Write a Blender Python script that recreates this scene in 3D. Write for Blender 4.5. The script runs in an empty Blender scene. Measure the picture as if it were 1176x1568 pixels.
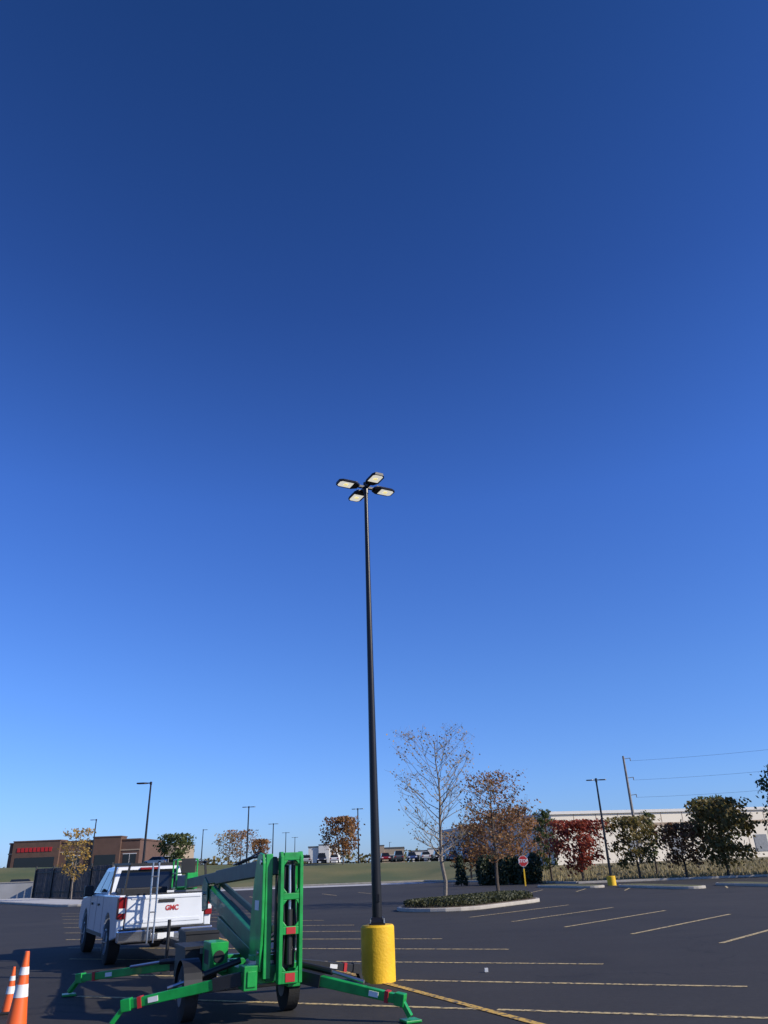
import bpy, bmesh, math, random
from mathutils import Vector, Matrix
sc=bpy.context.scene
rad=math.radians
# ------------------------------------------------------------ materials
def mat(name,col,rough=0.7,metal=0.0,var=0.15,scale=3.0,bump=0.0,bscale=40.0,emit=None,coat=0.0):
    m=bpy.data.materials.new(name);m.use_nodes=True
    nt=m.node_tree;b=nt.nodes['Principled BSDF']
    b.inputs['Roughness'].default_value=rough;b.inputs['Metallic'].default_value=metal
    b.inputs['Coat Weight'].default_value=coat
    tc=nt.nodes.new('ShaderNodeTexCoord')
    n=nt.nodes.new('ShaderNodeTexNoise');n.inputs['Scale'].default_value=scale;n.inputs['Detail'].default_value=6
    nt.links.new(tc.outputs['Object'],n.inputs['Vector'])
    r=nt.nodes.new('ShaderNodeValToRGB')
    r.color_ramp.elements[0].position=.3;r.color_ramp.elements[1].position=.7
    r.color_ramp.elements[0].color=[c*(1-var) for c in col]+[1]
    r.color_ramp.elements[1].color=[min(1,c*(1+var)) for c in col]+[1]
    nt.links.new(n.outputs['Fac'],r.inputs['Fac']);nt.links.new(r.outputs['Color'],b.inputs['Base Color'])
    if bump:
        n2=nt.nodes.new('ShaderNodeTexNoise');n2.inputs['Scale'].default_value=bscale;n2.inputs['Detail'].default_value=4
        nt.links.new(tc.outputs['Object'],n2.inputs['Vector'])
        bp=nt.nodes.new('ShaderNodeBump');bp.inputs['Strength'].default_value=bump;bp.inputs['Distance'].default_value=.02
        nt.links.new(n2.outputs['Fac'],bp.inputs['Height']);nt.links.new(bp.outputs['Normal'],b.inputs['Normal'])
    if emit:
        b.inputs['Emission Color'].default_value=list(emit[:3])+[1];b.inputs['Emission Strength'].default_value=emit[3]
    return m
def leafmat(name,cols,trans=.3):
    m=bpy.data.materials.new(name);m.use_nodes=True
    nt=m.node_tree;b=nt.nodes['Principled BSDF'];b.inputs['Roughness'].default_value=.6
    g=nt.nodes.new('ShaderNodeNewGeometry');r=nt.nodes.new('ShaderNodeValToRGB')
    els=r.color_ramp.elements
    while len(els)<len(cols): els.new(.5)
    for i,c in enumerate(cols):
        els[i].position=i/(len(cols)-1);els[i].color=list(c)+[1]
    nt.links.new(g.outputs['Random Per Island'],r.inputs['Fac'])
    nt.links.new(r.outputs['Color'],b.inputs['Base Color'])
    t=nt.nodes.new('ShaderNodeBsdfTranslucent');nt.links.new(r.outputs['Color'],t.inputs['Color'])
    mx=nt.nodes.new('ShaderNodeMixShader');mx.inputs[0].default_value=trans
    out=nt.nodes['Material Output']
    nt.links.new(b.outputs[0],mx.inputs[1]);nt.links.new(t.outputs[0],mx.inputs[2]);nt.links.new(mx.outputs[0],out.inputs['Surface'])
    return m
# ------------------------------------------------------------ mesh helper
class Part:
    def __init__(s): s.v=[];s.f=[]
    def add(s,vs,fs):
        o=len(s.v);s.v+= [tuple(a) for a in vs];s.f+=[tuple(o+i for i in q) for q in fs]
        return s
    def box(s,c,d,rot=None):
        vs=[]
        for x in(-.5,.5):
            for y in(-.5,.5):
                for z in(-.5,.5):
                    q=Vector((x*d[0],y*d[1],z*d[2]))
                    if rot: q=rot@q
                    vs.append(q+Vector(c))
        return s.add(vs,[(0,1,3,2),(4,6,7,5),(0,4,5,1),(2,3,7,6),(0,2,6,4),(1,5,7,3)])
    def b2(s,x0,x1,y0,y1,z0,z1): return s.box(((x0+x1)/2,(y0+y1)/2,(z0+z1)/2),(abs(x1-x0),abs(y1-y0),abs(z1-z0)))
    def bar(s,p0,p1,w,h,w1=None,h1=None):
        p0=Vector(p0);p1=Vector(p1);d=(p1-p0).normalized()
        up=Vector((0,0,1)) if abs(d.z)<.95 else Vector((0,1,0))
        a=d.cross(up).normalized();b=a.cross(d).normalized()
        w1=w1 or w;h1=h1 or h;vs=[]
        for p,ww,hh in((p0,w,h),(p1,w1,h1)):
            for i,j in((-1,-1),(1,-1),(1,1),(-1,1)): vs.append(p+a*i*ww/2+b*j*hh/2)
        return s.add(vs,[(0,1,2,3),(7,6,5,4),(0,4,5,1),(1,5,6,2),(2,6,7,3),(3,7,4,0)])
    def tube(s,pts,rads,n=8,caps=True):
        pts=[Vector(p) for p in pts]
        if not hasattr(rads,'__len__'): rads=[rads]*len(pts)
        vs=[];fs=[];prev=None
        for i,p in enumerate(pts):
            d=(pts[min(i+1,len(pts)-1)]-pts[max(i-1,0)]).normalized()
            if prev is None:
                a=d.orthogonal().normalized()
            else:
                a=(prev-d*prev.dot(d))
                a=a.normalized() if a.length>1e-5 else d.orthogonal().normalized()
            prev=a;b=d.cross(a)
            for k in range(n):
                t=2*math.pi*k/n;vs.append(p+(a*math.cos(t)+b*math.sin(t))*rads[i])
        for i in range(len(pts)-1):
            for k in range(n):
                fs.append((i*n+k,i*n+(k+1)%n,(i+1)*n+(k+1)%n,(i+1)*n+k))
        if caps:
            fs.append(tuple(range(n-1,-1,-1)));fs.append(tuple((len(pts)-1)*n+k for k in range(n)))
        return s.add(vs,fs)
    def prism(s,poly,ax,a,b):
        n=len(poly)
        def mk(p,t): return {'x':(t,p[0],p[1]),'y':(p[0],t,p[1]),'z':(p[0],p[1],t)}[ax]
        vs=[mk(p,a) for p in poly]+[mk(p,b) for p in poly]
        fs=[tuple(range(n)),tuple(range(2*n-1,n-1,-1))]+[(i,(i+1)%n,n+(i+1)%n,n+i) for i in range(n)]
        return s.add(vs,fs)
    def loft(s,lo,hi):
        n=len(lo)
        return s.add(list(lo)+list(hi),[tuple(range(n)),tuple(range(2*n-1,n-1,-1))]+[(i,(i+1)%n,n+(i+1)%n,n+i) for i in range(n)])
    def quad(s,*p): return s.add(p,[tuple(range(len(p)))])
    def patch(s,c,u0,u1,v0,v1,off):
        c=[Vector(q) for q in c]
        nrm=(c[1]-c[0]).cross(c[3]-c[0]).normalized()
        def P(u,v): return (c[0]*(1-u)+c[1]*u)*(1-v)+(c[3]*(1-u)+c[2]*u)*v+nrm*off
        return s.quad(P(u0,v0),P(u1,v0),P(u1,v1),P(u0,v1))
    def out(s,name,m,parent=None,smooth=False,bevel=0,fix=True,loc=None):
        me=bpy.data.meshes.new(name);me.from_pydata(s.v,[],s.f)
        if fix:
            bm=bmesh.new();bm.from_mesh(me);bmesh.ops.recalc_face_normals(bm,faces=bm.faces);bm.to_mesh(me);bm.free()
        me.materials.append(m)
        ob=bpy.data.objects.new(name,me);sc.collection.objects.link(ob)
        if parent: ob.parent=parent
        if loc: ob.location=loc
        if smooth:
            for p in me.polygons: p.use_smooth=True
            md=ob.modifiers.new('es','EDGE_SPLIT');md.split_angle=rad(35)
        if bevel:
            bv=ob.modifiers.new('bv','BEVEL');bv.width=bevel;bv.segments=2;bv.limit_method='ANGLE';bv.angle_limit=rad(40)
        return ob
def root(name,loc,rz=0):
    e=bpy.data.objects.new(name,None);sc.collection.objects.link(e);e.location=loc;e.rotation_euler=(0,0,rz);e.empty_display_size=.3;return e
def ss(a,b,x):
    t=max(0,min(1,(x-a)/(b-a)));return t*t*(3-2*t)
def edge(x):
    if x<3: return 93
    if x<14: return 93-(x-3)/11*29
    return 64
def hgt(x,y):
    pl=2.2+max(0,min(1.6,-x*.022))-1.3*ss(4,22,x)
    e=edge(x);return pl*ss(e+1.5,e+46,y)
# ------------------------------------------------------------ colours
M={}
M['black']=mat('black_plastic',(.014,.014,.015),.5,var=.3)
M['bronze']=mat('dark_bronze_paint',(.016,.015,.016),.35,.3)
M['yellow']=mat('yellow_paint_concrete',(.80,.47,.012),.6,var=.12,scale=3,bump=.35,bscale=30)
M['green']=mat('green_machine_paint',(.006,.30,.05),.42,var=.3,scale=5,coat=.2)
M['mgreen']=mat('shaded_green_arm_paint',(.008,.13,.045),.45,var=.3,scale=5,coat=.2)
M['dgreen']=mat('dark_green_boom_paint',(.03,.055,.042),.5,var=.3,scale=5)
M['white']=mat('white_vehicle_paint',(.72,.74,.76),.25,var=.05,coat=.6)
M['glass']=mat('dark_glass',(.012,.015,.018),.06,var=0)
M['tyre']=mat('tyre_rubber',(.016,.016,.016),.85,bump=.3)
M['steel']=mat('steel',(.5,.5,.5),.3,.9)
M['grey']=mat('grey_paint',(.2,.21,.22),.5)
M['red']=mat('red_lens',(.25,.008,.01),.2,var=.05)
M['redp']=mat('red_paint',(.45,.02,.02),.5,var=.05)
M['sticker']=mat('white_sticker',(.75,.75,.72),.5,var=.05)
M['orange']=mat('orange_pvc',(.85,.13,.02),.45,var=.06)
M['conc']=mat('concrete',(.42,.38,.32),.85,var=.15,scale=2,bump=.3)
M['concpale']=mat('pale_concrete',(.46,.45,.43),.85,var=.1,scale=.5)
M['bark']=mat('bark_grey',(.22,.18,.14),.9,var=.3,scale=8,bump=.6,bscale=20)
M['barkd']=mat('bark_dark',(.08,.06,.045),.9,var=.3,scale=8)
M['fence']=mat('weathered_slats',(.085,.08,.078),.8,var=.35,scale=2)
def asphalt():
    m=bpy.data.materials.new('asphalt');m.use_nodes=True;nt=m.node_tree;b=nt.nodes['Principled BSDF']
    tc=nt.nodes.new('ShaderNodeTexCoord');L=nt.links.new
    def noise(s,d=6,sc_=(1,1,1)):
        mp=nt.nodes.new('ShaderNodeMapping');mp.inputs['Scale'].default_value=sc_
        L(tc.outputs['Object'],mp.inputs['Vector'])
        n=nt.nodes.new('ShaderNodeTexNoise');n.inputs['Scale'].default_value=s;n.inputs['Detail'].default_value=d
        L(mp.outputs[0],n.inputs['Vector']);return n
    n1=noise(.10,8);n2=noise(60,2);n3=noise(.8,5,(.2,1,1));n4=noise(9,6);n5=noise(.45,4)
    def ramp(n,p0,c0,p1,c1):
        r=nt.nodes.new('ShaderNodeValToRGB');r.color_ramp.elements[0].position=p0;r.color_ramp.elements[1].position=p1
        r.color_ramp.elements[0].color=(*c0,1);r.color_ramp.elements[1].color=(*c1,1);L(n.outputs[0],r.inputs['Fac']);return r
    def mul(a,bb,fac=1):
        x=nt.nodes.new('ShaderNodeMixRGB');x.blend_type='MULTIPLY';x.inputs[0].default_value=fac
        L(a.outputs[0],x.inputs[1]);L(bb.outputs[0],x.inputs[2]);return x
    c=ramp(n1,.35,(.032,.027,.023),.68,(.052,.045,.037))
    c=mul(c,ramp(n3,.3,(.74,.74,.74),.7,(1,1,1)))
    c=mul(c,ramp(n2,.25,(.4,.4,.4),.75,(1,1,1)),.7)
    c=mul(c,ramp(n4,.4,(.72,.72,.72),.62,(1,1,1)),.7)
    c=mul(c,ramp(n5,.32,(.5,.5,.5),.44,(1,1,1)),.55)
    vo=nt.nodes.new('ShaderNodeTexVoronoi');vo.feature='DISTANCE_TO_EDGE';vo.inputs['Scale'].default_value=.11
    dn=noise(.7,6);ad=nt.nodes.new('ShaderNodeVectorMath');ad.operation='MULTIPLY_ADD';ad.inputs[1].default_value=(2.5,2.5,0)
    L(dn.outputs['Color'],ad.inputs[0]);L(tc.outputs['Object'],ad.inputs[2]);L(ad.outputs[0],vo.inputs['Vector'])
    cr=ramp(vo,.0012,(.25,.25,.25),.0028,(1,1,1));c=mul(c,cr,.9)
    L(c.outputs[0],b.inputs['Base Color']);b.inputs['Roughness'].default_value=.85
    bp=nt.nodes.new('ShaderNodeBump');bp.inputs['Strength'].default_value=.5;bp.inputs['Distance'].default_value=.008
    L(n2.outputs['Fac'],bp.inputs['Height']);L(bp.outputs[0],b.inputs['Normal'])
    return m
def linepaint(name,col):
    m=bpy.data.materials.new(name);m.use_nodes=True;nt=m.node_tree;b=nt.nodes['Principled BSDF'];L=nt.links.new
    tc=nt.nodes.new('ShaderNodeTexCoord');n=nt.nodes.new('ShaderNodeTexNoise');n.inputs['Scale'].default_value=14;n.inputs['Detail'].default_value=8
    L(tc.outputs['Object'],n.inputs['Vector'])
    r=nt.nodes.new('ShaderNodeValToRGB');e=r.color_ramp.elements
    e[0].position=.38;e[0].color=(.06,.06,.055,1);e[1].position=.52;e[1].color=(*col,1)
    L(n.outputs[0],r.inputs[0]);L(r.outputs[0],b.inputs['Base Color']);b.inputs['Roughness'].default_value=.7
    return m
M['asph']=asphalt();M['lw']=linepaint('cream_line_paint',(.60,.45,.20));M['ly']=linepaint('yellow_line_paint',(.64,.39,.07))
def groundmat():
    m=bpy.data.materials.new('grass_ground');m.use_nodes=True;nt=m.node_tree;b=nt.nodes['Principled BSDF'];L=nt.links.new
    tc=nt.nodes.new('ShaderNodeTexCoord')
    n=nt.nodes.new('ShaderNodeTexNoise');n.inputs['Scale'].default_value=.08;n.inputs['Detail'].default_value=10
    n2=nt.nodes.new('ShaderNodeTexNoise');n2.inputs['Scale'].default_value=3;n2.inputs['Detail'].default_value=8
    L(tc.outputs['Object'],n.inputs['Vector']);L(tc.outputs['Object'],n2.inputs['Vector'])
    sx=nt.nodes.new('ShaderNodeSeparateXYZ');L(tc.outputs['Object'],sx.inputs[0])
    mr=nt.nodes.new('ShaderNodeMapRange');mr.inputs[1].default_value=6;mr.inputs[2].default_value=18;L(sx.outputs['X'],mr.inputs[0])
    r1=nt.nodes.new('ShaderNodeValToRGB');e=r1.color_ramp.elements;e[0].position=.35;e[0].color=(.08,.105,.028,1);e[1].position=.65;e[1].color=(.17,.155,.05,1);L(n.outputs[0],r1.inputs[0])
    r2=nt.nodes.new('ShaderNodeValToRGB');e=r2.color_ramp.elements;e[0].position=.35;e[0].color=(.15,.125,.055,1);e[1].position=.65;e[1].color=(.28,.225,.11,1);L(n2.outputs[0],r2.inputs[0])
    mx=nt.nodes.new('ShaderNodeMixRGB');L(mr.outputs[0],mx.inputs[0]);L(r1.outputs[0],mx.inputs[1]);L(r2.outputs[0],mx.inputs[2])
    m3=nt.nodes.new('ShaderNodeMixRGB');m3.blend_type='MULTIPLY';m3.inputs[0].default_value=.6;L(mx.outputs[0],m3.inputs[1])
    r3=nt.nodes.new('ShaderNodeValToRGB');r3.color_ramp.elements[0].position=.3;r3.color_ramp.elements[0].color=(.6,.6,.6,1);r3.color_ramp.elements[1].position=.7;r3.color_ramp.elements[1].color=(1,1,1,1)
    L(n2.outputs[0],r3.inputs[0]);L(r3.outputs[0],m3.inputs[2]);L(m3.outputs[0],b.inputs['Base Color']);b.inputs['Roughness'].default_value=.95
    return m
xs=[-3000,-1200,-500,-250,-150]+list(range(-120,0,12))+[0,2,4,6,8,10,12,14,16,20,26,32,44,60,80,120]+[150,250,500,1200,3000]
ys=[-600,-200,-60,0,40,60]+list(range(64,144,3))+[150,170,200,300,600,1200,3000]
g=Part();nx=len(xs)
g.add([(x,y,hgt(x,y)) for y in ys for x in xs],[(j*nx+i,j*nx+i+1,(j+1)*nx+i+1,(j+1)*nx+i) for j in range(len(ys)-1) for i in range(nx-1)])
g.out('ground',groundmat(),smooth=True)
Part().quad((-160,-60,.004),(160,-60,.004),(160,64,.004),(14,64,.004),(3,93,.004),(-160,93,.004)).out('parking_lot_asphalt',M['asph'])
Part().quad((-24,84.5,.008),(4.6,84.5,.008),(1.6,91.5,.008),(-24,91.5,.008)).out('concrete_drive_pavement',M['concpale'])
kb=Part()
for a,b in(((-160,93.2),(3.1,93.2)),((3.1,93.2),(14.1,64.2)),((14.1,64.2),(160,64.2))): kb.bar((a[0],a[1],.06),(b[0],b[1],.06),.3,.18)
kb.out('kerb',M['conc'],bevel=.02)
Part().quad((-60,148,3.6),(-20,148,2.75),(-20,185,2.75),(-60,185,3.6)).quad((-20,148,2.72),(30,148,2.25),(30,185,2.25),(-20,185,2.72)).out('upper_road_asphalt',M['asph'])
# ------------------------------------------------------------ markings
lw=Part();ly=Part()
def line(P_,a,b,w=.11,z=.009):
    a=Vector((*a,0));b=Vector((*b,0));d=(b-a).normalized();n=Vector((-d.y,d.x,0))*w/2
    P_.quad(*( (q.x,q.y,z) for q in (a-n,b-n,b+n,a+n)))
for k in range(-3,10):
    ex,ey=5.1-1.33*k,12.8+3.13*k
    line(lw,(ex,ey),(ex-.93*5.55,ey+.37*5.55));line(lw,(ex-.93*5.75,ey+.37*5.75),(ex-.93*12.8,ey+.37*12.8))
line(ly,(-.4+.49*12.8,2),(-.4-.49*31,14.8+31),.13,.0125)
for k in range(-2,6):
    sx,sy=4.8+1.13*k,24.4-2.87*k
    line(lw,(sx,sy),(sx+4.75,sy+5.4),.12)
for k in range(0,7): line(lw,(19+1.7*k,40-1.2*k),(22+1.7*k,45-1.2*k),.11)
for k in range(0,6): line(lw,(8+2.6*k,50-1.0*k),(9.5+2.6*k,54-1.0*k),.11)
for k in range(0,9): line(lw,(-24+2.8*k,58),(-25.5+2.8*k,63),.1)
lw.out('parking_stall_markings',M['lw']);ly.out('parking_spine_marking',M['ly'])
# ------------------------------------------------------------ trees
def prof(t,style):
    if style=='cone': return max(.04,1-t)**.8
    if style=='col': return .5+.5*math.sin(math.pi*min(1,t*.9+.1)) if t<.9 else .4
    if t<.35: return .62+.38*t/.35
    return math.sqrt(max(.02,1-((t-.35)/.66)**2))
def tree(name,loc,H,R,th,lm,bark,n=1500,ls=.25,seed=1,style='oval',r0=None,nb=26,lift=.75,sub=2,tw=1.0,spread=.35):
    rg=random.Random(seed);r0=r0 or H*.017
    P_=root(name,loc,rg.uniform(0,6));T=Part();Lf=Part()
    lead=[];N=9
    for i in range(N):
        t=i/(N-1);lead.append(Vector((rg.uniform(-1,1)*.012*H*(t>0),rg.uniform(-1,1)*.012*H*(t>0),H*.97*t)))
    def lp(z):
        t=max(0,min(.9999,z/(H*.97)))*(N-1);i=int(t);return lead[i].lerp(lead[i+1],t-i)
    T.tube([lead[0]-Vector((0,0,.1))]+lead,[r0*1.35]+[r0*(1-.9*i/(N-1))+.008 for i in range(N)],7)
    tips=[]
    az=rg.uniform(0,6)
    for i in range(nb):
        t=(i+rg.random()*.6)/nb;z=th+(H-th)*t*.93;az+=2.4+rg.uniform(-.4,.4)
        L=R*prof(t,style)*rg.uniform(.65,1.15)
        el=lift*(.55+.8*t)+rg.uniform(-.12,.12)
        if style=='cone': el=.1
        rise=math.tan(min(1.25,el))*L*.75
        rise=min(rise,H*1.02-z)
        p0=lp(z);hd=Vector((math.cos(az),math.sin(az),0));pts=[p0]
        for k in range(1,5):
            s=k/4;pts.append(p0+hd*L*s+Vector((0,0,rise*s**1.3))+Vector((rg.uniform(-1,1),rg.uniform(-1,1),rg.uniform(-1,1)))*L*.04)
        br=max(.014,r0*.38*(1-t*.6))*tw
        T.tube(pts,[br*(1-.18*k) for k in range(5)],4,False);tips.append(pts[-1])
        for j in range(5 if sub>1 else 3):
            s=rg.uniform(.3,1);q=pts[min(3,int(s*4))].lerp(pts[min(4,int(s*4)+1)],s*4-int(s*4))
            a2=az+rg.choice((-1,1))*rg.uniform(.4,1.1);l2=L*rg.uniform(.25,.5)
            d2=Vector((math.cos(a2),math.sin(a2),rg.uniform(.35,1.3))).normalized()*l2
            if q.z+d2.z>H*1.03: d2.z=H*1.03-q.z
            m2=q+d2*.5+Vector((0,0,-.04*l2));e=q+d2
            T.tube([q,m2,e],[br*.5,br*.38,br*.2],3,False);tips+=[m2,e]
            if sub>1:
                for _ in range(4):
                    d3=Vector((rg.uniform(-1,1),rg.uniform(-1,1),rg.uniform(-.1,1.2))).normalized()*l2*rg.uniform(.3,.6)
                    s3=rg.uniform(.3,1);q3=q+d2*s3;T.tube([q3,q3+d3],[br*.26,br*.12],3,False);tips.append(q3+d3)
    tips.append(lead[-1])
    for _ in range(n):
        c=rg.choice(tips);g_=rg.gauss
        c=c+Vector((g_(0,1),g_(0,1),g_(0,.8)))*spread*R*.4
        if c.z>H*1.04: continue
        a=Vector((g_(0,1),g_(0,1),g_(0,1))).normalized();b=a.orthogonal().normalized()
        s=ls*rg.uniform(.5,1.2);c2=a.cross(b)*s*.6;b=b*s
        Lf.quad(c-b,c-c2,c+b,c+c2)
    T.out('trunk_and_limbs',bark,P_,smooth=True,fix=False);Lf.out('foliage',lm,P_,fix=False)
    return P_
LM={}
LM['tan']=leafmat('leaves_tan',[(.32,.19,.07),(.42,.30,.10),(.22,.13,.05)])
LM['rust']=leafmat('leaves_rust',[(.28,.11,.04),(.36,.19,.065),(.18,.09,.035)],.4)
LM['red']=leafmat('leaves_red',[(.26,.03,.02),(.42,.09,.04),(.16,.045,.025)],.4)
LM['olive']=leafmat('leaves_olive',[(.13,.12,.032),(.25,.17,.05),(.08,.095,.028)],.4)
LM['green']=leafmat('leaves_green',[(.07,.10,.028),(.13,.15,.045),(.04,.06,.018)],.4)
LM['pine']=leafmat('leaves_pine',[(.05,.08,.025),(.10,.12,.04),(.025,.04,.014)],.3)
LM['dark']=leafmat('needles_dark',[(.022,.042,.017),(.055,.07,.026),(.014,.024,.012)],.2)
LM['gold']=leafmat('leaves_gold',[(.45,.25,.05),(.5,.33,.08),(.22,.16,.05)],.4)
LM['brown']=leafmat('leaves_brown_red',[(.24,.09,.045),(.32,.15,.06),(.13,.10,.035)],.4)
LM['cover']=leafmat('ground_cover_leaves',[(.045,.055,.022),(.09,.09,.032),(.03,.038,.016)])
tree('bare_autumn_tree',(2.2,39,.1),7.55,2.5,1.7,LM['tan'],M['bark'],n=1100,ls=.065,seed=4,nb=40,lift=.95,r0=.10,tw=.85,spread=.25)
tree('rust_autumn_tree',(5.0,41,.1),5.8,1.9,1.6,LM['rust'],M['barkd'],n=2300,ls=.08,seed=9,nb=34,lift=.6,r0=.09,tw=.9)
R_=[('red_maple_tree',(15.1,66.5),4.5,2.15,.9,'red',3200,.16,11,'oval'),
('olive_tree',(19.7,66.5),4.6,1.95,1.0,'olive',2400,.16,12,'oval'),
('brown_autumn_tree',(23.5,66.5),4.0,1.85,.9,'brown',2000,.16,13,'oval'),
('green_tree',(26.6,65.8),5.6,2.7,.9,'olive',4600,.19,14,'oval'),
('green_tree',(13.6,72),5.8,.95,.8,'green',1300,.14,15,'col'),
('green_tree',(24.2,76),5.5,.7,1.5,'green',700,.15,16,'col'),
('green_tree',(30.8,76),6.4,1.5,1.5,'green',1300,.17,17,'oval'),
('autumn_tree',(7.6,84),5.2,2.2,.9,'rust',1900,.16,18,'oval'),
('autumn_tree',(10.4,84),6.0,2.5,.9,'brown',2300,.16,19,'oval'),
('autumn_tree',(13.2,86),6.2,2.4,.9,'rust',2000,.16,20,'oval'),
('autumn_tree',(16.2,90),5.0,2.0,.9,'brown',1200,.16,29,'oval'),
('autumn_tree',(-8.8,130),6.9,2.9,1.2,'rust',2600,.24,21,'oval'),
('green_tree',(-41.7,150),5.2,3.2,1.0,'green',1800,.3,22,'oval'),
('autumn_tree',(-31.5,150),5.2,2.8,1.0,'tan',800,.2,23,'oval'),
('autumn_tree',(-28.5,146),5.6,2.8,1.0,'rust',900,.2,24,'oval'),
('autumn_tree',(-26.0,152),4.2,2.0,1.0,'rust',1300,.22,25,'oval'),
]
for nm,(x,y),H,R,th,lmn,n,ls,sd,st in R_:
    tree(nm,(x,y,hgt(x,y)),H,R,th,LM[lmn],M['barkd'],n=n,ls=ls,seed=sd,style=st,sub=1,nb=24,r0=.10,spread=.38)
tree('large_green_tree',(31.6,62.5,0),8.7,2.2,1.0,LM['pine'],M['barkd'],n=4500,ls=.18,seed=31,style='oval',sub=1,nb=40,lift=.3)
tree('large_green_tree',(36,67,0),8.0,2.6,1.0,LM['pine'],M['barkd'],n=4000,ls=.2,seed=32,style='oval',sub=1,nb=34,lift=.3)
tree('conifer_shrub',(5.4,70,0),2.4,.6,.05,LM['dark'],M['barkd'],n=2200,ls=.10,seed=33,style='cone',sub=1,nb=30,r0=.03)
def leafmass(name,blobs,n,ls,lm,seed):
    rg=random.Random(seed);P_=Part()
    for (c,rr) in blobs:
        for _ in range(n):
            d=Vector((rg.gauss(0,1),rg.gauss(0,1),rg.gauss(0,1))).normalized()*rg.uniform(.7,1.08)
            p=Vector((c[0]+d.x*rr[0],c[1]+d.y*rr[1],max(.02+c[2]-rr[2],c[2]+d.z*rr[2])))
            a=Vector((rg.gauss(0,1),rg.gauss(0,1),rg.gauss(0,1))).normalized();b=a.orthogonal().normalized()*ls*rg.uniform(.6,1.2);e=a.cross(b)*.7
            P_.quad(p-b,p-e,p+b,p+e)
    return P_.out(name,lm,fix=False)
tree('young_golden_tree',(-28.1,70,.0),5.5,1.35,1.6,LM['gold'],M['bark'],n=900,ls=.13,seed=35,style='oval',sub=1,nb=22,r0=.05,lift=1.0)
rg=random.Random(5)
leafmass('evergreen_hedge',[((7.3+i*.72,69+rg.uniform(-.3,.3),1.0+rg.uniform(-.1,.15)),(.62,.8,1.0+rg.uniform(0,.25))) for i in range(7)],900,.14,LM['dark'],6)
leafmass('distant_tree_line',[((-200+i*11+rg.uniform(-3,3),360+rg.uniform(-20,20),4.4),(8,5,2.0+rg.uniform(0,2.0))) for i in range(46)],220,.8,LM['olive'],8)
gr=Part();rg=random.Random(3)
for _ in range(9000):
    x=rg.uniform(12,50);y=rg.uniform(67,100);z=hgt(x,y);h=rg.uniform(.15,.4);a=rg.uniform(0,3.14);dx,dy=math.cos(a)*.07,math.sin(a)*.07
    gr.quad((x-dx,y-dy,z),(x+dx,y+dy,z),(x+dx*.3+rg.uniform(-.1,.1),y,z+h))
gr.out('tall_dry_grass',leafmat('dry_grass',[(.26,.20,.09),(.36,.29,.14),(.16,.14,.06)],.3),fix=False)
# ------------------------------------------------------------ islands
def capsule(a,b,r,n=10):
    a=Vector(a);b=Vector(b);t=math.atan2((b-a).y,(b-a).x);o=[]
    for k in range(n+1):
        q=t+math.pi/2+math.pi*k/n;o.append((a.x+r*math.cos(q),a.y+r*math.sin(q)))
    for k in range(n+1):
        q=t-math.pi/2+math.pi*k/n;o.append((b.x+r*math.cos(q),b.y+r*math.sin(q)))
    return o
def island(name,a,b,r,top,seed,cover=None):
    P_=root(name,(0,0,0));Part().prism(capsule(a,b,r),'z',0,.15).out('kerb',M['conc'],P_,bevel=.03)
    Part().prism(capsule(a,b,r-.17),'z',.05,.165).out('soil',top,P_)
    if cover:
        rg=random.Random(seed);L=Part();A=Vector(a);B=Vector(b);d=(B-A);n=Vector((-d.y,d.x)).normalized()
        for _ in range(cover[0]):
            t=rg.uniform(-.4,1.4);o=rg.uniform(-1,1);p=A+d*t+n*o*(r-.35)
            tt=max(0,min(1,t))
            if (p-(A+d*tt)).length>r-.3: continue
            z=.16+rg.random()**.6*cover[1]*(1-.5*abs(o)**3)
            q=Vector((p.x,p.y,z));aa=Vector((rg.gauss(0,1),rg.gauss(0,1),rg.gauss(0,1))).normalized();bb=aa.orthogonal().normalized()*cover[2];ee=aa.cross(bb)*.7
            L.quad(q-bb,q-ee,q+bb,q+ee)
        L.out('ground_cover',cover[3],P_,fix=False)
    return P_
M['mulch']=mat('mulch_soil',(.09,.065,.04),.95,var=.4,scale=9,bump=.5)
M['lawn']=mat('lawn',(.12,.12,.045),.95,var=.35,scale=4)
island('planted_island',(1.95,36.0),(4.7,39.6),2.05,M['mulch'],1,(9000,.30,.06,LM['cover']))
island('kerbed_island',(10.9,58.8),(12.7,54.2),.9,M['lawn'],2)
island('kerbed_island',(15.2,53.2),(16.7,47.2),.9,M['lawn'],3)
island('kerbed_island',(20.3,50),(21.5,45),.9,M['lawn'],4)
island('kerbed_island',(-37,77),(-22,58),2.2,M['concpale'],5)
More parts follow.
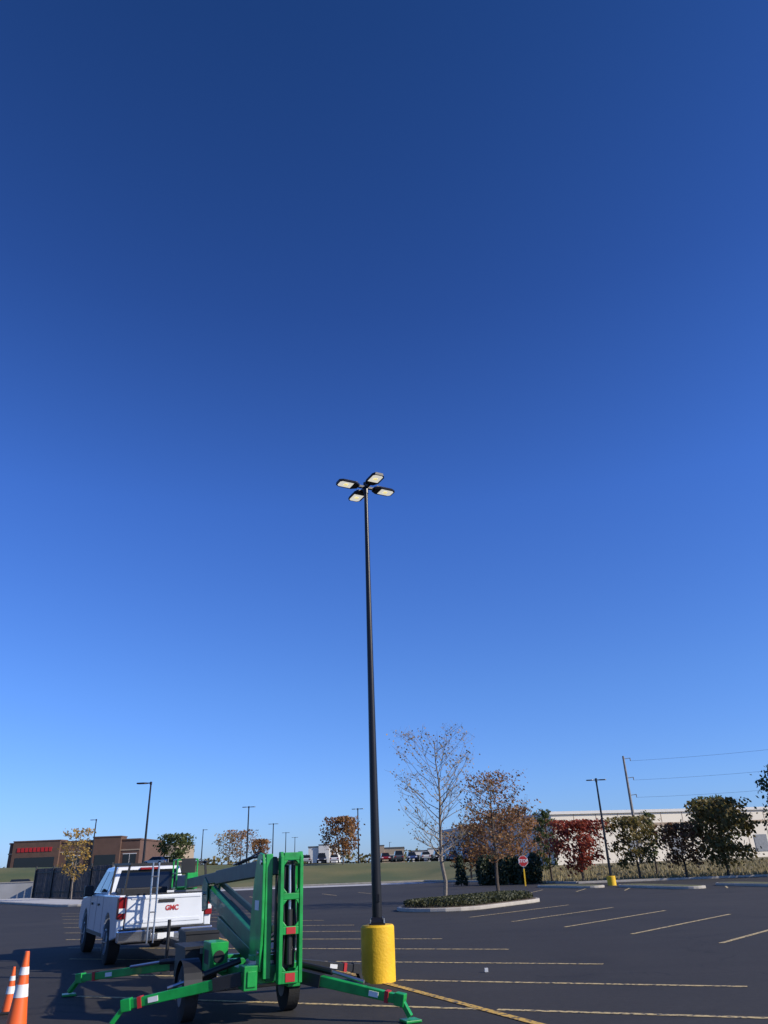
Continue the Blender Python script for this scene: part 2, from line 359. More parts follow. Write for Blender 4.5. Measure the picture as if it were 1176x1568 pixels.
# ------------------------------------------------------------ street lamps
M['lens']=mat('led_lens_lit',(.8,.8,.75),.3,var=.02,emit=(1,.97,.86,.6))
M['led']=mat('led_chip_lit',(.8,.7,.4),.3,var=.02,emit=(1,.85,.35,.8))
def lamp(loc,H,angs,yellow=0,rb=.1,rt=.05,detail=False,hs=1.0,name='street_lamp'):
    P_=root(name,loc);zb=yellow
    if yellow:
        Part().tube([(0,0,0),(0,0,zb-.03),(0,0,zb)],[.295,.295,.27],40).out('concrete_base',M['yellow'],P_,smooth=True)
    pole=Part()
    if detail:
        Part().b2(-.14,.14,-.14,.14,zb,zb+.03).out('base_plate',M['bronze'],P_)
        Part().loft([(-.13,-.13,zb+.03),(.13,-.13,zb+.03),(.13,.13,zb+.03),(-.13,.13,zb+.03)],[(-.10,-.10,zb+.12),(.10,-.10,zb+.12),(.10,.10,zb+.12),(-.10,.10,zb+.12)]).out('base_cover',M['bronze'],P_,bevel=.01)
        Part().box((.02,-.09,zb+.42),(.07,.02,.13)).out('handhole_cover',M['bronze'],P_,bevel=.006)
        bl=Part()
        for i,j in((-1,-1),(1,-1),(1,1),(-1,1)): bl.tube([(i*.118,j*.118,zb),(i*.118,j*.118,zb+.09)],.012,6)
        bl.out('anchor_bolts',M['steel'],P_)
    pole.tube([(0,0,zb),(0,0,H*.5),(0,0,H)],[rb,(rb+rt)/2,rt],24 if detail else 10)
    pole.out('pole',M['bronze'],P_,smooth=True)
    hp=Part();ar=Part();ln=Part();ld=Part();fin=Part()
    hp.tube([(0,0,H-.22),(0,0,H+.06)],rt*1.35,16)
    for a in angs:
        R=Matrix.Rotation(a,3,'Z');o=Vector((0,0,H-.06))
        tr=lambda p:R@Vector(p)*1+o
        s=hs
        def pl(z,k): return [tr((x*s,y*s,z*s)) for x,y in ((.22,-.10*k),(.36,-.185*k),(.70,-.185*k),(.80,-.12*k),(.80,.12*k),(.70,.185*k),(.36,.185*k),(.22,.10*k))]
        hp.loft(pl(-.03,1),pl(.035,.85))
        ar.bar(tr((.0,0,0)),tr((.26*s,0,.0)),.07*s,.06*s)
        if detail:
            for k in range(5): 
                y=(-.1+.05*k)*s;fin.bar(tr((.28*s,y,.05*s)),tr((.6*s,y,.05*s)),.012,.03)
        ln.quad(*[tr((x*s,y*s,-.034*s)) for x,y in ((.40,-.14),(.72,-.14),(.77,-.09),(.77,.09),(.72,.14),(.40,.14))])
        ld.quad(*[tr((x*s,y*s,-.038*s)) for x,y in ((.52,-.05),(.62,-.05),(.62,.05),(.52,.05))])
    hp.out('lamp_heads',M['bronze'],P_);ar.out('arms',M['bronze'],P_)
    if detail: fin.out('heat_fins',M['bronze'],P_)
    if detail:
        ln.out('led_lenses',M['lens'],P_,fix=False);ld.out('led_chips',M['led'],P_,fix=False)
    else: ln.out('led_lenses',M['grey'],P_,fix=False)
    return P_
a0=rad(28)
lamp((-.4,14.8,0),9.72,[a0,a0+rad(90),a0+rad(180),a0+rad(270)],.86,.092,.042,True,hs=.88)
lamp((14.9,57.1,0),7.0,[0,math.pi],.6,.10,.06,hs=.9)
lamp((-23.8,75,0),9.9,[math.pi],0,.13,.08,hs=1.7)
for (x,y,zt,an) in ((-23.5,125,11.05,[0,math.pi]),(-25.7,165,10.5,[0,math.pi]),(-30,215,10.8,[0,math.pi]),(-32,250,10.8,[0,math.pi]),(-46.5,190,11.1,[0]),(-65,220,11,[0]),(-53.6,140,11,[math.pi]),(-6.5,135,10.8,[0,math.pi]),(-3,330,10.4,[0])):
    z0=hgt(x,y);lamp((x,y,z0),zt-z0,an,0,.14,.09,hs=1.3)
# ------------------------------------------------------------ stop sign
S=root('stop_sign',(9.8,63,0),0)
Part().bar((0,0,0),(0,0,1.2),.1,.1).out('post_sleeve',M['yellow'],S)
Part().bar((0,0,1.2),(0,0,2.0),.05,.05).out('post',M['steel'],S)
zc_=1.74
oc=[(.375/math.cos(rad(22.5))*math.cos(rad(22.5+45*k)),zc_+.375/math.cos(rad(22.5))*math.sin(rad(22.5+45*k))) for k in range(8)]
oc2=[(x*.93,zc_+(z-zc_)*.93) for x,z in oc]
Part().prism(oc,'y',-.055,-.05).out('border',M['sticker'],S)
Part().prism(oc2,'y',-.06,-.0555).out('face',M['redp'],S)
def text(t,size,loc,rot,m,parent,name):
    c=bpy.data.curves.new(name,'FONT');c.body=t;c.size=size;c.extrude=.003;c.align_x='CENTER';c.align_y='CENTER';c.offset=.006*size/.2
    o=bpy.data.objects.new(name,c);sc.collection.objects.link(o);o.location=loc;o.rotation_euler=rot;o.parent=parent;c.materials.append(m);return o
text('STOP',.3,(0,-.065,zc_),(rad(90),0,0),M['sticker'],S,'lettering')
# ------------------------------------------------------------ cones
def cone(loc,h):
    C=root('traffic_cone',loc,rad(20));k=h/.9
    Part().b2(-.19*k,.19*k,-.19*k,.19*k,0,.035).out('base',M['black'],C,bevel=.01)
    def r(t): return (.135*(1-t)+.028*t)*k
    def seg(z0,z1,m,n,e=0): Part().tube([(0,0,z0*h),(0,0,z1*h)],[r(z0)+e,r(z1)+e],28).out(n,m,C,smooth=True)
    seg(.035,1,M['orange'],'body');seg(.42,.58,M['sticker'],'lower_band',.003);seg(.70,.80,M['sticker'],'upper_band',.003)
cone((-5.12,11.5,.004),.91);cone((-5.93,12.95,.004),.6)
# ------------------------------------------------------------ cars
def car(loc,rz,col,name='parked_car',suv=False):
    C=root(name,loc,rz);m=mat('car_paint',col,.25,.2,var=.03,coat=.5)
    hb=.95 if suv else .85;hr=1.7 if suv else 1.42
    pr=[(-2.2,.35),(-1.75,.3)]+[(-1.4+.36*math.cos(math.pi-k*math.pi/6),.33+.36*math.sin(k*math.pi/6)) for k in range(7)]+[(1.4+.36*math.cos(math.pi-k*math.pi/6),.33+.36*math.sin(k*math.pi/6)) for k in range(7)]+[(2.15,.3),(2.25,.5),(2.15,.7),(1.1,hb),(-2.1,hb+.05),(-2.25,.7)]
    Part().prism(pr,'x',-.88,.88).out('body',m,C,bevel=.04)
    y0,y1=(-2.1,1.0) if suv else (-1.75,1.05)
    lo=[(-.82,y0,hb),(.82,y0,hb),(.82,y1,hb),(-.82,y1,hb)];hi=[(-.62,y0+.4,hr),(.62,y0+.4,hr),(.62,y1-.75,hr),(-.62,y1-.75,hr)]
    Part().loft(lo,hi).out('windows',M['glass'],C)
    Part().b2(-.64,.64,y0+.38,y1-.72,hr,hr+.04).out('roof',m,C,bevel=.02)
    wh=Part();hu=Part()
    for x in(-.8,.8):
        for y in(-1.4,1.4):
            wh.tube([(x-.11,y,.32),(x+.11,y,.32)],.32,16);hu.tube([(x-.118,y,.32),(x+.118,y,.32)],.19,10)
    wh.out('tyres',M['tyre'],C);hu.out('hubs',M['steel'],C)
    Part().b2(-.85,-.55,-2.28,-2.2,.62,.8).b2(.55,.85,-2.28,-2.2,.62,.8).out('tail_lights',M['red'],C)
    Part().b2(-.82,-.5,2.15,2.24,.55,.68).b2(.5,.82,2.15,2.24,.55,.68).out('head_lights',M['sticker'],C)
cols=[(.5,.5,.5),(.03,.03,.035),(.7,.7,.7),(.3,.02,.02),(.08,.09,.1),(.05,.08,.2),(.6,.6,.58),(.02,.02,.02),(.25,.25,.26)]
for i,x in enumerate([-17.5,-14.6,-12.2,-2.3,.2,2.8,5.4,8.0,10.6,13.2,15.8,21,27]):
    car((x,155+(i%3)*.3,2.72-max(0,x+20)/50*.47),rad(180*(i%2)+4),cols[i%9],suv=(i%3==1))
car((-46,100,.1),rad(-70),(.05,.05,.06),suv=True)
car((-46,152,3.35),rad(80),(.6,.6,.6))
# ------------------------------------------------------------ buildings
M['brick']=mat('brown_brick',(.125,.07,.05),.85,var=.12,scale=1)
M['tanw']=mat('tan_stucco',(.36,.28,.20),.85,var=.06)
M['cream']=mat('cream_panel',(.74,.67,.55),.8,var=.04,scale=.1)
M['whitew']=mat('white_wall',(.66,.64,.60),.8,var=.05)
M['roofg']=mat('roof_grey',(.1,.1,.1),.8)
def store(name,x0,x1,y,z,h,wall,win=True,trim=None,bays=None,depth=18):
    B=root(name,(x0,y,z));W=x1-x0
    Part().b2(0,W,0,depth,-1,h).out('walls',wall,B)
    Part().b2(-.15,W+.15,-.15,depth+.15,h,h+.3).out('parapet_cap',trim or M['roofg'],B)
    if bays:
        for (a,b,hh) in bays: 
            Part().b2(a,b,-.6,3,-.0,h+hh).out('entry_bay',wall,B);Part().b2(a-.1,b+.1,-.7,3.1,h+hh,h+hh+.22).out('entry_cap',trim or M['roofg'],B)
            Part().b2(a+.8,b-.8,-.65,-.55,.1,2.3).out('doors',M['glass'],B)
    if win:
        Wn=Part();Fr=Part();n=max(1,int(W/4))
        for i in range(n):
            xa=W*(i+.15)/n;xb=W*(i+.85)/n
            if bays and any(a-.5<xb and xa<b+.5 for a,b,_ in bays): continue
            Wn.b2(xa,xb,-.03,.02,.4,2.3);Fr.b2(xa-.1,xb+.1,-.06,.01,2.3,2.45)
            Fr.b2((xa+xb)/2-.04,(xa+xb)/2+.04,-.06,.01,.4,2.3)
        if Wn.v: Wn.out('windows',M['glass'],B);Fr.out('window_frames',M['whitew'],B)
    return B
B=store('brick_store',-83,-55,170,3.6,5.0,M['brick'],trim=M['brick'],bays=[(1,11,.4),(18,24,.7)])
for i,x in enumerate([2+k*.85 for k in range(9)]): Part().b2(x,x+.6,-.7,-.62,3.4,4.25).out('sign_letter',M['redp'],B)
Part().b2(-.1,28.1,-.12,-.05,3.0,3.25).out('stone_band',M['tanw'],B)
store('tan_store',-66,-58,210,3.6,5.2,M['tanw'])
store('white_store',-25.5,-17.5,230,2.6,4.6,M['whitew'],bays=[(3,6,.5)])
store('tan_store',-8,2.2,250,2.3,4.3,M['tanw'],bays=[(1,4,.8)])
store('white_store',5,22,260,2.2,3.4,M['whitew'],bays=[(5,9,.5)])
store('brick_store',24,44,250,1.6,3.4,M['brick'])
W=root('warehouse',(25.2,128,.8),rad(14))
Part().b2(0,120,0,60,-1,7.5).out('walls',M['cream'],W)
Part().b2(-.3,120.3,-.3,60.3,7.5,7.95).out('parapet_cap',M['whitew'],W)
sm=Part();st=Part()
for i in range(1,29): sm.b2(i*4-.05,i*4+.05,-.03,.01,0,7.5)
st.b2(0,120,-.05,.01,5.4,5.9)
sm.out('panel_joints',M['tanw'],W);st.out('stripe',M['tanw'],W)
dd=Part()
for i in range(3,28,2): dd.b2(i*4+1,i*4+3.5,-.09,-.04,1,3.6)
dd.out('dock_doors',M['grey'],W)
Y_=root('pylon_sign',(-39.6,75,0));Part().b2(-1.6,.9,-.2,.2,3.6,7.8).out('panel',M['grey'],Y_,bevel=.03);Part().b2(-1.2,-.9,-.1,.1,0,3.6).b2(.3,.6,-.1,.1,0,3.6).out('posts',M['barkd'],Y_)
M['steelp']=mat('weathered_pole',(.22,.20,.18),.8)
def upole(loc,H,name='utility_pole'):
    U=root(name,loc,0);Part().tube([(0,0,-.2),(0,0,H)],[.24,.14],12).out('pole',M['steelp'],U,smooth=True)
    a=Part();ins=Part()
    for z in(H-.4,H-3.0,H-5.3):
        a.tube([(0,0,z),(.95,0,z+.1)],.045,6);ins.tube([(.95,0,z+.1),(.95,0,z-.3)],.065,8)
    a.out('davit_arms',M['grey'],U);ins.out('insulators',M['grey'],U)
upole((33.1,110,.9),13.9);upole((78,84,.9),15.5)
wr=Part()
for z0,z1 in((14.1,15.7),(11.5,13.1),(9.2,10.8)):
    wr.tube([(34+45*k/12,110-26*k/12,z0+(z1-z0)*k/12-.9*4*(k/12)*(1-k/12)) for k in range(13)],.016,4)
wr.out('power_lines',M['grey'])
# dumpster enclosure
dv=Vector((-26.4+37.5,74.5-83.5));D=root('dumpster_enclosure',(-37.5,83.5,0),math.atan2(dv.y,dv.x));LN=dv.length;fe=Part();rg=random.Random(2)
x=0
while x<LN-.1:
    wd=.26;fe.b2(x,x+wd-.05,rg.uniform(-.01,.01)-.02,.02,.06,2.75+rg.uniform(-.01,.01));x+=wd
fe.out('slats',M['fence'],D)
f2=Part();y=0
while y<5:
    f2.b2(-.03,.02,y,y+.21,.06,2.75).b2(LN-.02,LN+.03,y,y+.21,.06,2.75);y+=.26
f2.out('side_slats',M['fence'],D)
fr=Part()
for k in range(5): fr.b2(LN*k/4-.07,LN*k/4+.07,-.14,-.03,0,2.95)
fr.b2(0,LN,-.08,-.03,2.3,2.42).b2(0,LN,-.08,-.03,.5,.62);fr.out('frame',M['black'],D)
Wl=root('block_wall',(-48,86,0));Part().b2(0,9.2,0,.25,0,1.5).out('wall',M['concpale'],Wl);Part().b2(-.04,9.24,-.04,.29,1.5,1.6).out('cap',M['conc'],Wl)
# ------------------------------------------------------------ pickup truck
T=root('pickup_truck',(-5.23,18.44,.004),rad(28.5));T.scale=(1.10,1.15,1.17)
def arch(cy,r=.46,n=10): return [(cy+r*math.cos(math.pi-k*math.pi/n),.42+r*math.sin(k*math.pi/n)*1.0) for k in range(n+1)]
sp=[(.03,.5)]+arch(1.15)+arch(4.35)+[(5.25,.45),(5.38,.7),(5.3,1.02),(5.05,1.1),(3.9,1.17),(.03,1.20)]
Part().prism(sp,'x',-.94,-.80).prism(sp,'x',.80,.94).out('side_panels',M['white'],T,bevel=.025)
Part().b2(-.8,.8,1.85,3.9,.42,1.165).out('cab_lower',M['white'],T)
Part().prism([(3.9,.5),(5.22,.5),(5.3,.7),(5.22,1.0),(5.0,1.09),(3.9,1.16)],'x',-.8,.8).out('bonnet',M['white'],T,bevel=.02)
Part().b2(-.8,.8,.1,1.84,.64,.70).b2(-.8,.8,.1,5.0,.38,.44).out('bed_floor_and_chassis',M['black'],T)
tg=Part().b2(-.785,.785,0,.07,.64,1.19);tg.out('tailgate',M['white'],T,bevel=.02)
Part().b2(-.70,.70,-.012,-.001,.72,.78).b2(-.70,.70,-.014,-.001,1.12,1.16).out('tailgate_ribs',M['white'],T,bevel=.004)
Part().b2(-.16,.16,-.02,-.001,1.05,1.105).out('tailgate_handle',M['black'],T,bevel=.005)
Part().b2(-.8,.8,-.005,.09,1.192,1.212).out('tailgate_spoiler',M['black'],T)
text('GMC',.12,(.12,-.006,.95),(rad(90),0,0),M['redp'],T,'tailgate_lettering')
Part().b2(-.945,-.80,-.02,.16,.80,1.17).b2(.80,.945,-.02,.16,.80,1.17).out('tail_lights',M['red'],T,bevel=.015)
Part().b2(-.93,-.81,-.028,-.015,.9,.98).b2(.81,.93,-.028,-.015,.9,.98).out('reverse_lights',M['sticker'],T)
Part().b2(-.93,-.28,-.17,.02,.42,.62).b2(.28,.93,-.17,.02,.42,.62).b2(-.28,.28,-.14,.02,.42,.56).out('rear_bumper',mat('chrome',(.6,.6,.62),.15,.9,var=.02),T,bevel=.025)
Part().b2(-.9,.9,-.15,.01,.622,.635).b2(-.06,.06,-.3,.0,.36,.42).out('bumper_step_and_receiver',M['black'],T)
Part().b2(-.16,.16,-.152,-.143,.45,.55).out('number_plate',M['sticker'],T)
lo=[(-.87,1.86,1.165),(.87,1.86,1.165),(.87,4.0,1.165),(-.87,4.0,1.165)];hi=[(-.70,1.98,1.70),(.70,1.98,1.70),(.70,3.3,1.70),(-.70,3.3,1.70)]
Part().loft(lo,hi).out('cab',M['white'],T,bevel=.04)
Part().loft([(-.66,2.03,1.70),(.66,2.03,1.70),(.66,3.25,1.70),(-.66,3.25,1.70)],[(-.5,2.2,1.745),(.5,2.2,1.745),(.5,3.05,1.745),(-.5,3.05,1.745)]).out('roof_panel',M['white'],T,smooth=False,bevel=.02)
gl=Part()
gl.patch([lo[0],lo[1],hi[1],hi[0]],.08,.92,.10,.88,.006)
gl.patch([lo[2],lo[3],hi[3],hi[2]],.06,.94,.08,.92,.006)
for fc in([lo[1],lo[2],hi[2],hi[1]],[lo[3],lo[0],hi[0],hi[3]]):
    gl.patch(fc,.07,.42,.12,.86,.006);gl.patch(fc,.48,.88,.12,.86,.006)
gl.out('cab_windows',M['glass'],T,fix=False)
Part().b2(-.2,.2,1.92,1.97,1.64,1.68).out('high_brake_light',M['red'],T)
Part().b2(-1.14,-.95,3.45,3.6,1.14,1.36).b2(.95,1.14,3.45,3.6,1.14,1.36).b2(-.96,-.86,3.5,3.56,1.16,1.2).b2(.86,.96,3.5,3.56,1.16,1.2).out('wing_mirrors',M['black'],T,bevel=.03)
hd=Part()
for s in(-1,1):
    for y in(2.35,3.3): hd.b2(s*.942,s*.965,y,y+.18,.98,1.02)
hd.out('door_handles',M['black'],T)
sl=Part()
for s in(-1,1):
    for y in(1.87,2.75,3.72): sl.b2(s*.9405,s*.943,y,y+.012,.5,1.15)
    sl.b2(s*.9405,s*.95,1.72,3.8,.44,.50)
sl.out('door_seams_and_sills',M['black'],T)
ty=Part();rm=Part();sp_=Part()
for s in(-1,1):
    for y in(1.15,4.35):
        ty.tube([(s*.68,y,.385),(s*.71,y,.385),(s*.91,y,.385),(s*.935,y,.385)],[.34,.385,.385,.34],28)
        rm.tube([(s*.925,y,.385),(s*.938,y,.385)],[.24,.22],20)
        for k in range(6):
            a=k*math.pi/3;sp_.bar((s*.945,y,.385),(s*.945,y+.22*math.cos(a),.385+.22*math.sin(a)),.05,.02)
ty.out('tyres',M['tyre'],T,smooth=True);rm.out('rims',M['grey'],T,smooth=True);sp_.out('spokes',M['steel'],T)
Part().b2(-.93,-.82,5.15,5.36,.8,.98).b2(.82,.93,5.15,5.36,.8,.98).out('head_lights',M['sticker'],T)
rk=Part()
for s in(-1,1):
    for y in(.12,1.72): rk.bar((s*.84,y,1.2),(s*.78,y,1.72),.04,.04)
    rk.bar((s*.78,-.05,1.73),(s*.78,1.9,1.75),.04,.04)
for y in(.12,1.72): rk.bar((-.8,y,1.72),(.8,y,1.72),.04,.04)
rk.out('ladder_rack',M['black'],T)
ld=Part()
for x in(-.38,-.26): ld.tube([(x,-.24,.4),(x,-.2,1.74)],.018,8)
for z in(.6,.9,1.2,1.5): ld.tube([(-.38,-.22,z),(-.26,-.22,z)],.012,6)
ld.out('access_ladder',M['steel'],T)
Part().b2(.42,.66,.2,1.2,.7,1.5).out('tool_cabinet',M['grey'],T,bevel=.02);Part().b2(-.7,.3,1.3,1.8,.7,1.3).out('tool_box',M['black'],T,bevel=.02)
# ------------------------------------------------------------ towable boom lift
Lr=root('towable_boom_lift',(-1.62,11.4,.004),rad(25))
G_=Part();MG=Part();DG=Part();BK=Part();ST=Part();SK=Part();RD=Part()
G_.b2(-.45,-.33,.0,2.7,.42,.60);G_.b2(.12,.24,.0,2.7,.42,.60)
for y in(.1,1.0,1.9,2.6): G_.b2(-.33,.12,y,y+.12,.44,.58)
G_.b2(-.72,-.46,1.1,1.6,.5,.88)
BK.tube([(-.59,1.09,.70),(-.59,1.1,.70)],.08,16);BK.b2(-.722,-.719,1.2,1.5,.6,.78)
BK.b2(-.95,-.46,1.75,2.6,.35,.76);BK.b2(-.97,-.44,1.73,2.62,.76,.80);BK.b2(.26,.7,1.5,2.4,.35,.68);BK.b2(.24,.72,1.48,2.42,.68,.72)
ST.b2(-.74,-.66,1.715,1.73,.70,.78);SK.b2(-.90,-.78,1.74,1.748,.5,.62)
BK.bar((-.1,2.6,.48),(-.25,7.5,.5),.12,.14);BK.bar((-.25,7.4,.5),(-.27,7.85,.5),.09,.09)
BK.tube([(-.45,6.4,.05),(-.45,6.4,.95)],.035,10);BK.b2(-.53,-.37,6.32,6.48,.0,.04)
BK.bar((-.4,2.6,.48),(-.18,4.6,.48),.09,.12);BK.bar((.18,2.6,.48),(-.1,4.6,.48),.09,.12)
BK.b2(-.5,.1,4.2,4.9,.45,.80);BK.b2(-.52,.12,4.18,4.92,.80,.85);SK.b2(-.4,-.2,4.19,4.198,.58,.68)
ST.tube([(-.95,.88,.34),(.4,.88,.34)],.04,8)
tw=Part();hb=Part()
for x in(-1.05,.38):
    y=.88
    tw.tube([(x-.1,y,.33),(x-.08,y,.33),(x+.08,y,.33),(x+.1,y,.33)],[.27,.33,.33,.27],26);hb.tube([(x-.105,y,.33),(x+.105,y,.33)],.16,16)
    tp=[(y+.39*math.cos(math.pi*k/14),.34+.39*math.sin(math.pi*k/14)) for k in range(15)]
    tq=[(y+.37*math.cos(math.pi*k/14),.34+.37*math.sin(math.pi*k/14)) for k in range(14,-1,-1)]
    BK.prism(tp+tq,'x',x-.12,x+.12)
tw.out('trailer_tyres',M['tyre'],Lr,smooth=True);hb.out('trailer_hubs',M['grey'],Lr,smooth=True)
ST.tube([(-.1,.35,.6),(-.1,.35,.7)],.28,24)
G_.tube([(-.1,.35,.7),(-.1,.35,.76)],.25,24)
# mast: solid left casting and slotted right channel
lp_=[(.02,.58),(.50,.60),(.56,1.0),(.44,1.6),(.30,1.95),(.18,2.02),(.02,2.0),(-.03,1.88),(-.04,1.2)]
G_.prism(lp_,'x',-.30,-.26)
G_.prism([(-.03,.5),(.03,.5),(.03,2.0),(-.01,2.0)],'x',-.25,-.15)
G_.prism([(-.16,.44),(-.04,.44),(-.04,2.02),(-.12,2.02),(-.16,1.95)],'x',.20,.25)
G_.prism([(.16,.44),(.26,.6),(.24,1.3),(.10,1.97),(.02,2.01),(.12,1.6)],'x',.20,.25)
G_.prism([(-.16,.44),(-.04,.44),(-.04,2.02),(-.12,2.02),(-.16,1.95)],'x',-.08,-.03)
for z0,z1 in((.44,.58),(1.00,1.10),(1.42,1.50),(1.91,2.01)):
    G_.b2(-.03,.2,-.15,-.12,z0,z1)
    G_.b2(.205,.245,-.04,.2,z0,z1)
for z in(1.50,1.91,1.10,1.42,.58):
    up_=1 if z in(1.50,1.10,.58) else -1
    for sx_,x0 in((1,-.03),(-1,.2)):
        G_.prism([(x0,z),(x0+sx_*.06,z),(x0,z+up_*.07)],'y',-.148,-.122)
RD.b2(.02,.15,-.158,-.151,1.01,1.09);RD.b2(.02,.15,-.158,-.151,.46,.56)
BK.b2(-.08,.19,.02,.1,.6,1.85);BK.tube([(.09,-.07,.65),(.09,-.05,1.30)],.045,12);ST.tube([(.09,-.05,1.3),(.09,-.03,1.85)],.025,10)
BK.tube([(.0,-.06,.62),(.02,-.07,1.0),(-.01,-.06,1.5),(.03,-.02,1.9)],.014,6);BK.tube([(.15,-.07,.62),(.17,-.08,1.1),(.15,-.06,1.6),(.13,-.02,1.9)],.014,6)
ST.tube([(-.32,.04,1.90),(.28,.04,1.90)],.035,14);ST.tube([(-.32,.07,.8),(.28,.07,.8)],.03,14)
SK.b2(-.306,-.301,.1,.3,1.3,1.42)
# booms
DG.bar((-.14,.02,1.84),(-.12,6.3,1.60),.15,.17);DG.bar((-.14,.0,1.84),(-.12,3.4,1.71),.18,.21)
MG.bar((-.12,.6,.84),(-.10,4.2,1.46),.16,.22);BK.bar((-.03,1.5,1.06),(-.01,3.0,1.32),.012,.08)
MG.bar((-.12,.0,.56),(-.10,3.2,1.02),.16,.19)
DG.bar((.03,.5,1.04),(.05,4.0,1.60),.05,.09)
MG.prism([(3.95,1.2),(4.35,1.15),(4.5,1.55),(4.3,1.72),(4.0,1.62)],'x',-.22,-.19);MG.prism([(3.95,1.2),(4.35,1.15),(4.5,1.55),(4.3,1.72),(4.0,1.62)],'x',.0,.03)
ST.tube([(-.26,4.2,1.45),(.10,4.2,1.45)],.03,10)
BK.tube([(-.02,.8,.60),(-.02,2.2,.83)],.05,12);ST.tube([(-.02,2.2,.83),(-.02,3.1,.98)],.028,10)
for k in range(3): BK.tube([(-.18+.04*k,.0,1.95),(-.20+.04*k,.5,2.03-.03*k),(-.20+.04*k,1.2,1.97),(-.18+.04*k,2.2,1.89)],.012,6)
for k in range(4): BK.tube([(.08,.1,1.5-.1*k),(.12,.5,1.2-.1*k),(.10,.9,1.0-.05*k),(.04,1.7,1.1-.02*k)],.013,6)
# boom end and basket
G_.b2(-.2,.02,6.15,6.4,1.50,1.80)
for x0 in(-.36,.06):
    for y0 in(6.5,7.0): G_.bar((x0,y0,1.52),(x0,y0,2.06),.03,.03)
for z in(1.52,1.8,2.06):
    G_.bar((-.36,6.5,z),(.06,6.5,z),.03,.03);G_.bar((-.36,7.0,z),(.06,7.0,z),.03,.03);G_.bar((-.36,6.5,z),(-.36,7.0,z),.03,.03);G_.bar((.06,6.5,z),(.06,7.0,z),.03,.03)
G_.b2(-.34,.04,6.52,6.98,1.48,1.51);BK.b2(-.28,-.0,6.42,6.48,1.80,2.08)
def leg(P_,a,b,foot,wd=.11,hh=.13):
    a=Vector(a);b=Vector(b);P_.bar(a,b,wd,hh,wd*.85,hh*.8)
    d=(b-a).normalized();f=Vector((foot[0],foot[1],.03))
    P_.bar(b-d*.08,Vector((b.x,b.y,b.z))+d*.05,wd*1.15,hh*1.1)
    P_.bar(b,f+Vector((0,0,.03)),.08,.06)
    P_.box((f.x,f.y,.02),(.22,.22,.03))
    BK.bar(a.lerp(b,.02),a.lerp(b,.26),wd+.03,hh+.02)
    q=a.lerp(b,.72);SK.bar(q,q+d*.13,wd+.012,.06);q=a.lerp(b,.86);RD.bar(q,q+d*.05,wd*.85+.03,hh*.8+.025)
leg(G_,(.25,.15,.50),(1.34,-.92,.24),(1.42,-1.0))
leg(BK,(.25,2.3,.52),(2.02,2.28,.26),(2.12,2.32))
leg(G_,(-.45,2.6,.52),(-2.2,4.35,.26),(-2.33,4.5))
leg(G_,(-.45,.15,.52),(-1.85,.85,.26),(-2.0,.9))
BK.tube([(-.4,2.1,.62),(-1.1,3.0,.52)],.04,10);ST.tube([(-1.1,3.0,.52),(-1.5,3.5,.44)],.022,8)
BK.tube([(.2,.5,.64),(.70,-.10,.52)],.04,10);ST.tube([(.70,-.10,.52),(1.0,-.5,.42)],.022,8)
BK.tube([(-.4,.6,.68),(-1.0,.6,.52)],.04,10);ST.tube([(-1.0,.6,.52),(-1.35,.7,.42)],.022,8)
for i in(-.4,.2): G_.b2(i-.09,i+.09,.02,.32,.38,.66);G_.b2(i-.09,i+.09,2.35,2.65,.4,.68)
text('LIFT RENTALS',.10,(-.035,1.7,1.775),(rad(90),0,rad(90)),M['sticker'],Lr,'boom_lettering')
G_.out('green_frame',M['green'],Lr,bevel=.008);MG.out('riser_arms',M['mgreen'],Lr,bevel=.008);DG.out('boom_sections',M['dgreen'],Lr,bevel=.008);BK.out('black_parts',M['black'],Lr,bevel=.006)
ST.out('steel_parts',M['steel'],Lr,smooth=True);SK.out('reflective_stickers',M['sticker'],Lr);RD.out('red_markers',M['redp'],Lr)
Part().b2(1.5,1.56,15.4,15.46,.012,.07).out('paper_litter',M['sticker'])
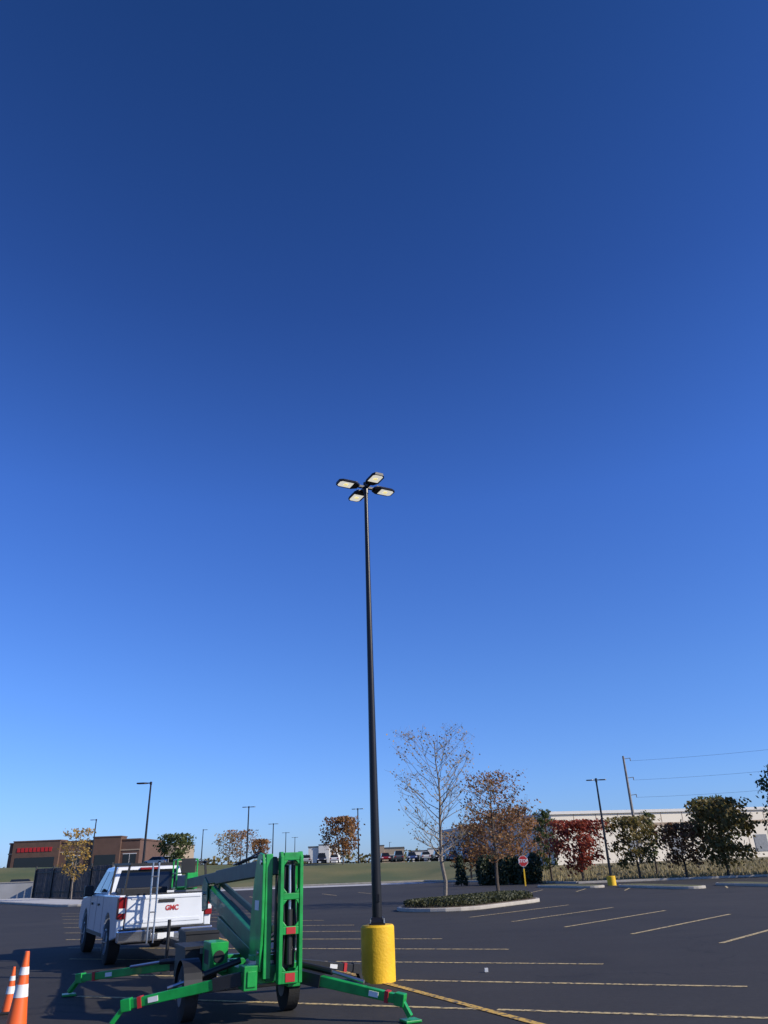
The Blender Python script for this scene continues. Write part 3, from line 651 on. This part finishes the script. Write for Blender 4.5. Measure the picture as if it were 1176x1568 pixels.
# ------------------------------------------------------------ world
wd=bpy.data.worlds.new('World');sc.world=wd;wd.use_nodes=True;nt=wd.node_tree
sky=nt.nodes.new('ShaderNodeTexSky');sky.sky_type='NISHITA';sky.sun_disc=False
EL,AZ=30,109
sky.sun_elevation=rad(EL);sky.sun_rotation=rad(AZ);sky.altitude=200;sky.air_density=1.0;sky.dust_density=.3;sky.ozone_density=2.5
bg=nt.nodes['Background'];bg.inputs['Strength'].default_value=.10
tc=nt.nodes.new('ShaderNodeTexCoord');sx=nt.nodes.new('ShaderNodeSeparateXYZ');nt.links.new(tc.outputs['Generated'],sx.inputs[0])
rp=nt.nodes.new('ShaderNodeValToRGB');nt.links.new(sx.outputs['Z'],rp.inputs[0])
tint=[(0,(.28,.41,.80)),(.087,(.30,.45,.82)),(.208,(.29,.46,.83)),(.44,(.24,.43,.88)),(.66,(.16,.31,.67)),(.875,(.11,.25,.52))]
els=rp.color_ramp.elements
while len(els)<len(tint): els.new(.5)
for e,(p_,c_) in zip(els,tint): e.position=p_;e.color=(*c_,1)
vm=nt.nodes.new('ShaderNodeVectorMath');vm.operation='MULTIPLY';nt.links.new(sky.outputs[0],vm.inputs[0]);nt.links.new(rp.outputs[0],vm.inputs[1])
v2=nt.nodes.new('ShaderNodeVectorMath');v2.operation='SCALE';v2.inputs['Scale'].default_value=2.0;nt.links.new(vm.outputs[0],v2.inputs[0])
nt.links.new(v2.outputs[0],bg.inputs['Color'])
s=bpy.data.lights.new('sun','SUN');s.energy=5.0;s.angle=rad(.5);s.color=(1,.92,.79)
so=bpy.data.objects.new('sun',s);sc.collection.objects.link(so)
tosun=Vector((math.sin(rad(AZ))*math.cos(rad(EL)),math.cos(rad(AZ))*math.cos(rad(EL)),math.sin(rad(EL))))
so.rotation_euler=tosun.to_track_quat('Z','Y').to_euler()
# ------------------------------------------------------------ camera
cam=bpy.data.cameras.new('camera');co=bpy.data.objects.new('camera',cam);sc.collection.objects.link(co)
cam.sensor_fit='VERTICAL';cam.sensor_height=36;cam.lens=36*1110/1568;cam.clip_end=6000;cam.clip_start=.05
mt=Matrix.Translation((0,0,1.8))@Matrix.Rotation(rad(90)+math.atan(541/1110),4,'X')@Matrix.Rotation(rad(-2.2),4,'Z')
co.matrix_world=mt
sc.camera=co
sc.view_settings.view_transform='Standard';sc.view_settings.look='None';sc.view_settings.exposure=0
